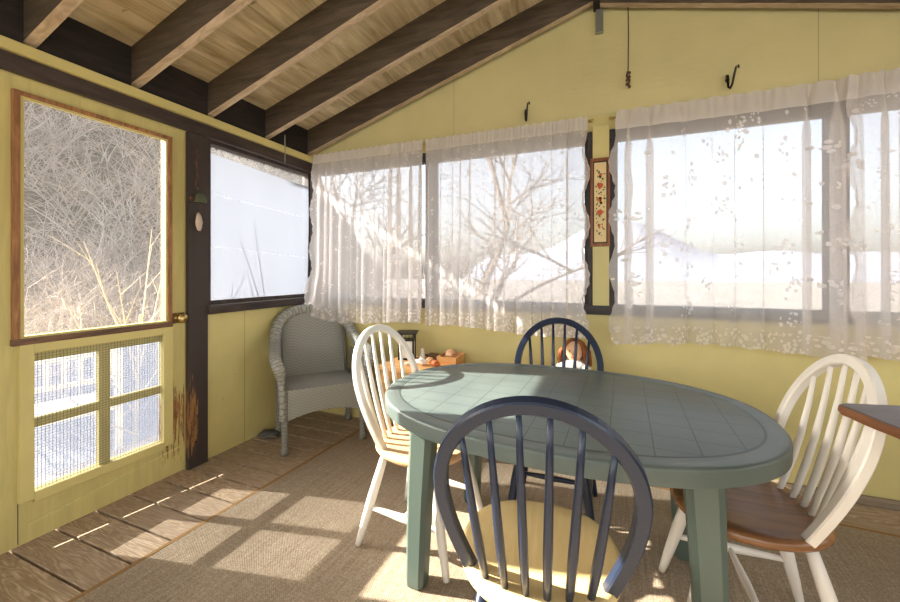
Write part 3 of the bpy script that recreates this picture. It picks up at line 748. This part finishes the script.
# ------------------------------------------------------------------ curtains
def curtain(x0, x1, ztop, zb, seed, nf, mtl, label, y0=-.065, lift=0.0, depth=.032, sides=(1, 1)):
    rnd = random.Random(seed); W_ = x1-x0; Hh = ztop-zb
    amp = [rnd.uniform(.3, 1.75) for _ in range(nf+2)]; ph = [rnd.uniform(-.5, .5) for _ in range(nf+2)]
    def fold(u):
        q = u*nf; i = int(q); fr_ = q-i; a = amp[i]*(1-fr_)+amp[min(i+1, nf+1)]*fr_
        return a, 2*math.pi*(q+.22*math.sin(q*1.7+seed))
    def fn(u, v):
        a, phi = fold(u)
        g = min(1, (1-v)*5+.12)              # folds open below the rod
        flare = (1-v)
        x = x0+W_*u+a*g*.30*W_/nf*math.sin(phi)
        y_ = y0-depth*a*g*(.55+.45*flare)*math.cos(phi)-.02*flare
        # small gathers at the rod
        hg = math.exp(-((v-.965)/.03)**2)
        y_ += .006*math.sin(u*nf*2*math.pi*3.1+seed)*hg
        z_ = zb+Hh*v+.004*math.sin(u*nf*9)*(v > .97)
        if v < .15: z_ += (.15-v)/.15*(.010*abs(math.sin(u*W_*math.pi/.055))+.018*math.sin(u*5+seed))
        # scalloped, slightly wandering side edges
        for k, e_ in ((0, u), (1, 1-u)):
            if e_ < .06 and sides[k]:
                w_ = (1-e_/.06)*min(1, (1-v)*6)
                x += (1 if k else -1)*w_*(.018*math.sin(v*Hh*2*math.pi/.33+seed)+.010*abs(math.sin(v*Hh*math.pi/.06)))
        if lift and u < .28:
            q = (1-u/.28)*max(0, 1-v/.35); q = q*q*(3-2*q)
            y_ -= .13*q*lift; z_ += .05*q*lift; x += .035*q
        return (x, y_, z_)
    o = MB().grid(fn, nf*14, 46, lambda u, v: (u*W_*2.4+seed*.37, v*Hh)).build('lace_curtain', mtl, None, smooth=True, fixn=False)
    return tag(o, label, 'curtain', None)
curtain(.065, 1.10, 2.186, .80, 3, 13, M['lace_fine'], 'white sheer lace curtain nearest the corner, hanging behind the wicker armchair', lift=1.0, sides=(1, 0))
curtain(1.115, 2.255, 2.184, .79, 7, 14, M['lace_fine'], 'white sheer lace curtain left of the framed flower picture', sides=(0, 1))
curtain(2.43, 3.53, 2.192, .765, 12, 8, M['lace'], 'white floral lace curtain right of the framed flower picture', sides=(1, 0))
curtain(3.50, 4.60, 2.196, .765, 21, 13, M['lace_fine'], 'white lace curtain at the right edge of the photo', y0=-.085, sides=(1, 0))
for i, (xa, xb, lb) in enumerate(((.015, 2.275, 'thin brass curtain rod over the windows left of the framed picture'), (2.395, 4.63, 'thin brass curtain rod over the windows right of the framed picture'))):
    rod = empty('curtain_rod', (xa, -.045, 2.160)); tag(rod, lb, 'curtain rod')
    MB().tube([(0, 0, 0), (xb-xa, 0, 0)], .0045, 8).build('rod', M['brass'], rod, smooth=True)
    for q in (0.0, xb-xa):
        MB().tube([(q, .022, 0), (q, 0, 0)], .004, 6).tube([(q-.004, .0, .0), (q+.004, 0, 0)], .009, 10).build('bracket', M['brass'], rod)
        MB().ball((q+(.006 if q else -.006), 0, 0), .010, 2).build('finial', M['brass'], rod, smooth=True)

# ------------------------------------------------------------------ things on the walls
pc = empty('framed_picture', (2.330, -.029, 1.36)); tag(pc, 'narrow wooden framed embroidery of red flowers between the windows', 'picture')
PW, PH = .058, .56
m_ = MB(); m_.box(-PW, -.016, 0, -PW+.016, 0, PH); m_.box(PW-.016, -.016, 0, PW, 0, PH); m_.box(-PW+.016, -.016, 0, PW-.016, 0, .02); m_.box(-PW+.016, -.016, PH-.02, PW-.016, 0, PH)
m_.build('frame', M['picframe'], pc, bevel=.002)
MB().box(-PW+.016, -.008, .02, PW-.016, -.001, PH-.02).build('mat_border', M['black_mat'], pc)
cv = MB(); cv.box(-PW+.022, -.009, .028, PW-.022, -.0078, PH-.028)
cvi = [0]*6
def disc(mi, x, z_, r, n=9):
    ring = [cv.bm.verts.new((x+r*(1+.25*math.sin(k*2.3+x*90))*math.cos(2*math.pi*k/n), -.0094, z_+r*math.sin(2*math.pi*k/n))) for k in range(n)]
    ring2 = [cv.bm.verts.new(v.co+Vector((0, .0008, 0))) for v in ring]
    cv.bm.faces.new(ring); cvi.append(mi)
    for k in range(n): cv.bm.faces.new((ring[k], ring[(k+1)%n], ring2[(k+1)%n], ring2[k])); cvi.append(mi)
random.seed(9)
for z_, r, c_ in ((.385, .019, 1), (.215, .018, 1), (.295, .017, 2), (.455, .009, 1), (.135, .009, 1), (.44, .008, 4), (.275, .009, 4), (.12, .008, 2), (.305, .010, 1)):
    disc(c_, random.uniform(-.006, .006), z_, r)
for k in range(54):
    z_ = .07+.42*k/54; disc(3, random.uniform(-.026, .026), z_, random.uniform(.003, .007), 6)
cvo = cv.build('canvas', mat('linen', srgb(232, 208, 158), .9), pc)
for mm in (('stitch_red', srgb(206, 98, 66)), ('stitch_orange', srgb(212, 134, 72)), ('stitch_green', srgb(74, 98, 78)), ('stitch_dark', srgb(72, 42, 28))): cvo.data.materials.append(mat(mm[0], mm[1], .8))
for p_, mi in zip(cvo.data.polygons, cvi): p_.material_index = mi
def hook(loc, rz, label):
    h = empty('coat_hook', loc); tag(h, label, 'hook')
    MB().tube([(0, 0, .025), (0, -.012, 0), (.0, -.018, -.045), (.006, -.03, -.06), (.012, -.045, -.045), (.018, -.06, .0), (.024, -.07, .04), (.034, -.074, .046), (.036, -.07, .03)], [.009, .007, .006, .006, .006, .006, .005, .0045, .006], 8).build('hook_arm', M['iron'], h, smooth=True)
    MB().lathe([(0, 0), (.011, 0), (.011, .004), (0, .006)], 12).build('screw_plate', M['iron'], h).rotation_euler = (R(90), 0, 0)
hook((3.01, -.006, 2.30), 0, 'black iron coat hook above the right window curtain')
hook((1.855, -.006, 2.285), 0, 'small black iron coat hook above the left window curtain')
cp = MB()
random.seed(3)
cp.tube([(0, 0, 0), (.002, .001, .2), (0, 0, .395)], .0035, 6)
for k in range(12): cp.ball((.008*math.sin(k*1.9), .008*math.cos(k*2.3), -.005-k*.008), .009, 1, (1, 1, 1.2), .5, k)
co = cp.build('pull_cord', M['rust'], None, smooth=True); co.location = (2.49, -.05, zbot(2.49)-.393); tag(co, 'rusty red pull cord with knotted end hanging from the ridge rafter', 'cord')
br = MB(); br.box(-.022, -.028, 0, .022, -.004, .25); bro = br.build('hanger_post', M['steel'], None, bevel=.002); bro.location = (2.325, -.0, zbot(2.3)-.17)
tag(bro, 'grey metal strap on the gable at the roof peak', 'bracket')
br = MB(); br.box(-.018, -.006, 0, .018, 0, .09); bo = br.build('slotted_plate', M['steel'], None); bo.location = (2.235, -.083, 2.915); tag(bo, 'small slotted metal plate on the rafter beside the roof peak', 'bracket')
ch = MB()
for k in range(15):
    z_ = -.007-k*.0135; a = k % 2
    pts = [(math.cos(t)*.005*(1 if a else 0), math.cos(t)*.005*(0 if a else 1), z_+math.sin(t)*.009) for t in [i*math.pi/4 for i in range(9)]]
    ch.tube(pts, .0018, 5)
cho = ch.build('hanging_chain', M['steel'], None); cho.location = (.125, -.434, zbot(.125)+.0); tag(cho, 'short thin steel chain hanging from a rafter by the corner', 'chain')
wc = empty('wind_chime', (.031, -1.062, 1.955)); tag(wc, 'small rusty wind chime with green bell and shell on the dark door post', 'wind chime')
MB().tube([(0, 0, 0), (.02, 0, .005), (.03, 0, -.01), (.03, 0, -.03)], .004, 6).build('hook', M['rust'], wc)
m_ = MB()
for k in range(11): m_.ball((.028+.004*math.sin(k*2), .005*math.sin(k*1.3), -.03-k*.022), .009, 1, (.8, .8, 1.3), .5, k)
m_.build('chain', M['rust'], wc)
MB().lathe([(0, -.335), (.038, -.335), (.036, -.315), (.022, -.285), (.008, -.275), (0, -.274)], 8).build('bell', painted('green_patina', srgb(84, 92, 68), .3, srgb(110, 70, 44), .7), wc).location = (.04, .012, 0)
MB().ball((.034, -.035, -.315), .02, 2, (.6, .7, 1.1), .4, 2).build('bead', M['rust'], wc, smooth=True)
MB().tube([(.04, .01, -.335), (.04, .008, -.40)], .002, 5).build('string', M['rust'], wc)
MB().ball((.038, .006, -.455), .028, 2, (.35, .8, 2.0), .3, 3).build('shell', mat('shell', srgb(196, 178, 164), .5), wc, smooth=True)
rk = MB().ball((0, 0, .018), .06, 3, (1.35, 1.0, .36), .4, 4).build('flat_stone', M['stone'], None, smooth=True); rk.location = (.085, -.545, .0); tag(rk, 'flat dark grey stone on the deck boards against the left wall', 'stone')

# ------------------------------------------------------------------ outdoors
def groundmat(name, a, b, c_, s_):
    m = mat(name, a, 1, .05); n = noise_node(m, coords(m), s_, 8, .7); n2 = noise_node(m, coords(m), s_*7, 6, .7)
    col = ramp(m, n, [(.35, a), (.6, b)]); col = mixc(m, ramp(m, n2, [(.45, K1), (.6, (.8,.8,.8,1))]), col, c_)
    setcol(m, col); return m
GM = groundmat('dry_ground', srgb(122, 118, 114), srgb(150, 146, 142), srgb(100, 94, 88), .5)
HM = groundmat('brushy_bank', srgb(78, 71, 64), srgb(112, 102, 92), srgb(52, 48, 43), .9)
gr = MB(); gr.grid(lambda u, v: (-60+120*u, -40+120*v, -.55+.1*noise.noise((u*9, v*9, 0))), 60, 60); gr.build('ground', GM, kind='structure', smooth=True)
def bank(u, v):
    a = R(97+75*u); r = 9+13*v
    return (2.4+r*math.cos(a)-1.0, -2.4+r*math.sin(a)*1.0, -.7+12*(v**.9)*min(1, max(0, (u-.28)*4))+1.4*v*noise.noise((u*14, v*6, 2))+.35*noise.noise((u*60, v*30, 5)))
MB().grid(bank, 90, 40).build('bank', HM, kind='structure', smooth=True)
hill = MB(); hill.grid(lambda u, v: (-40+150*u, 110+40*v, -2+(9+13*math.exp(-((u-.30)/.13)**2)+2*noise.noise((u*9, 0, 3)))*math.sin(v*math.pi*.5)), 80, 8)
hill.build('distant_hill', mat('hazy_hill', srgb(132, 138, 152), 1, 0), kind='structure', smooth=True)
def branchy(m_, o, seed, height, spread, levels, r0, kids_=3, lean=0.25, stems=None):
    rnd = random.Random(seed); o = Vector(o)
    def grow(p0, d0, ln_, r, lv):
        n = 4 if lv < 2 else 3; pts = [p0]; dr = d0.normalized()
        for i in range(n):
            dr = (dr+Vector((rnd.uniform(-1, 1), rnd.uniform(-1, 1), rnd.uniform(-.5, .6)))*.2).normalized(); pts.append(pts[-1]+dr*ln_/n)
        m_.tube(pts, [max(.0018, r*(1-.55*i/n)) for i in range(n+1)], 5 if lv < 1 else 3)
        if lv < levels:
            for _ in range(kids_+(lv == 0)):
                i = rnd.randint(1, n); q = Vector((rnd.uniform(-1, 1), rnd.uniform(-1, 1), rnd.uniform(-.3, .7)))
                grow(pts[i], dr*.6+q*spread, ln_*rnd.uniform(.5, .75), r*.55, lv+1)
    for _ in range(stems or 1):
        grow(o+Vector((rnd.uniform(-.1, .1), rnd.uniform(-.1, .1), 0)), Vector((rnd.uniform(-1, 1)*lean, rnd.uniform(-1, 1)*lean, 1)), height*.42, r0, 0)
    return m_
rnd = random.Random(77)
th = MB()
for k in range(110):
    d = 2.4+6.5*(k/110)
    lo, hi = -1.85+.343*d+.15, -1.15+.66*d+.3
    branchy(th, (-d, rnd.uniform(lo, hi), -.56), 100+k, 1.3+.30*d, 1.0, 3, .008+.0012*d, 3, .7, 3)
for k in range(150):
    a_ = R(136+38*rnd.random()); v_ = .02+.75*(k/150)**.9; r_ = 9+13*v_
    branchy(th, (1.4+r_*math.cos(a_), -2.4+r_*math.sin(a_), -.9+12*v_**.9), 700+k, 3.4, 1.0, 2, .022, 4, .8, 3)
tag(th.build('brush_thicket', M['bark_mid'], None), 'tangled leafless grey brush filling the upper door window', 'brush', None, 'stuff')
sp = MB(); rnd2 = random.Random(4)
base = Vector((0, 0, 0)); stem = [(0, 0, 0), (.02, .03, .5), (.01, .05, 1.0), (.03, .06, 1.45)]
sp.tube(stem, [.013, .012, .011, .009], 6)
for (s0, tip) in (((.02, .04, .75), (-.02, -.32, 1.55)), ((.015, .05, .95), (.1, -.12, 1.75)), ((.02, .05, 1.05), (-.05, .28, 1.85)), ((.02, .05, 1.2), (.05, .12, 2.05)), ((.02, .045, .85), (.05, .30, 1.35)), ((.02, .05, 1.1), (-.1, -.2, 1.95)), ((.03, .05, .6), (0, -.45, 1.15)), ((.02, .05, 1.3), (0, .34, 1.75))):
    a = Vector(s0); b = Vector(tip); md = a.lerp(b, .5)+Vector((0, 0, -.06)); sp.tube([a, md, b], [.007, .005, .002], 5)
    for _ in range(3):
        q = md.lerp(b, rnd2.uniform(0, .8)); sp.tube([q, q+Vector((rnd2.uniform(-.1, .1), rnd2.uniform(-.2, .2), rnd2.uniform(.12, .3)))], [.0035, .0012], 4)
so_ = sp.build('bare_sapling', M['bark_pale'], None); so_.location = (-.70, -1.02, -.55); tag(so_, 'pale leafless sapling close outside the upper door window', 'sapling')
tw = MB()
for a, b in (((0, 0, 0), (0, -.28, 2.18)), ((0, .04, 0), (0, .30, 2.2)), ((0, -.03, .6), (0, -.34, 1.78)), ((0, .02, .9), (0, .42, 1.8)), ((0, -.05, .9), (0, -.40, 2.05))):
    tw.tube([a, Vector(a).lerp(Vector(b), .5)+Vector((0, .03, .02)), b], [.010, .0065, .0025], 5)
two = tw.build('bare_twig', M['twig_dark'], None); two.location = (-.135, -.33, -.55); tag(two, 'dark bare twigs pressed behind the milky plastic window sheet', 'twig')
for (x, y_, hh, sd_, lb) in ((-.1, 3.3, 7.0, 5, 'leafless tree with a forked trunk outside the window left of the framed picture'), (-3.6, 7.0, 7.5, 8, 'leafless tree further back outside the curtained corner window')):
    tag(branchy(MB(), (0, 0, -.56), sd_, hh, .8, 4, .10, 4, .2).build('bare_tree', M['bark'], None), lb, 'tree').location = (x, y_, 0)
th = MB()
for k in range(26):
    branchy(th, (-2.2+.2*k, 2.2+(k*7 % 5)*.8, -.56), 300+k, 2.0+.25*(k % 4), .9, 3, .014, 3, .6, 3)
tag(th.build('brush_thicket', M['bark_pale'], None), 'pale leafless brush behind the lace curtains of the two left windows', 'brush', None, 'stuff')
# white garden chair standing outside the lower door panel
oc = empty('garden_chair', (-1.10, -1.19, -.55), R(78)); tag(oc, 'white slatted garden chair outside, seen through the lower door panel', 'chair')
for sx in (-1, 1):
    for sy, top in ((-1, 1.20), (1, .85)): MB().box(sx*.24-.02, sy*.2-.02, 0, sx*.24+.02, sy*.2+.02, top).build('leg', M['white_paint'], oc)
MB().box(-.25, -.22, .78, .25, .24, .82).build('seat', M['white_paint'], oc)
MB().box(-.26, -.22, 1.17, .26, -.18, 1.23).build('top_rail', M['white_paint'], oc)
MB().box(-.22, -.212, .99, .22, -.188, 1.02).build('back_rail', M['white_paint'], oc)
for k in range(6): MB().box(-.20+.08*k-.012, -.21, 1.02, -.20+.08*k+.012, -.19, 1.17).build('back_slat', M['white_paint'], oc)
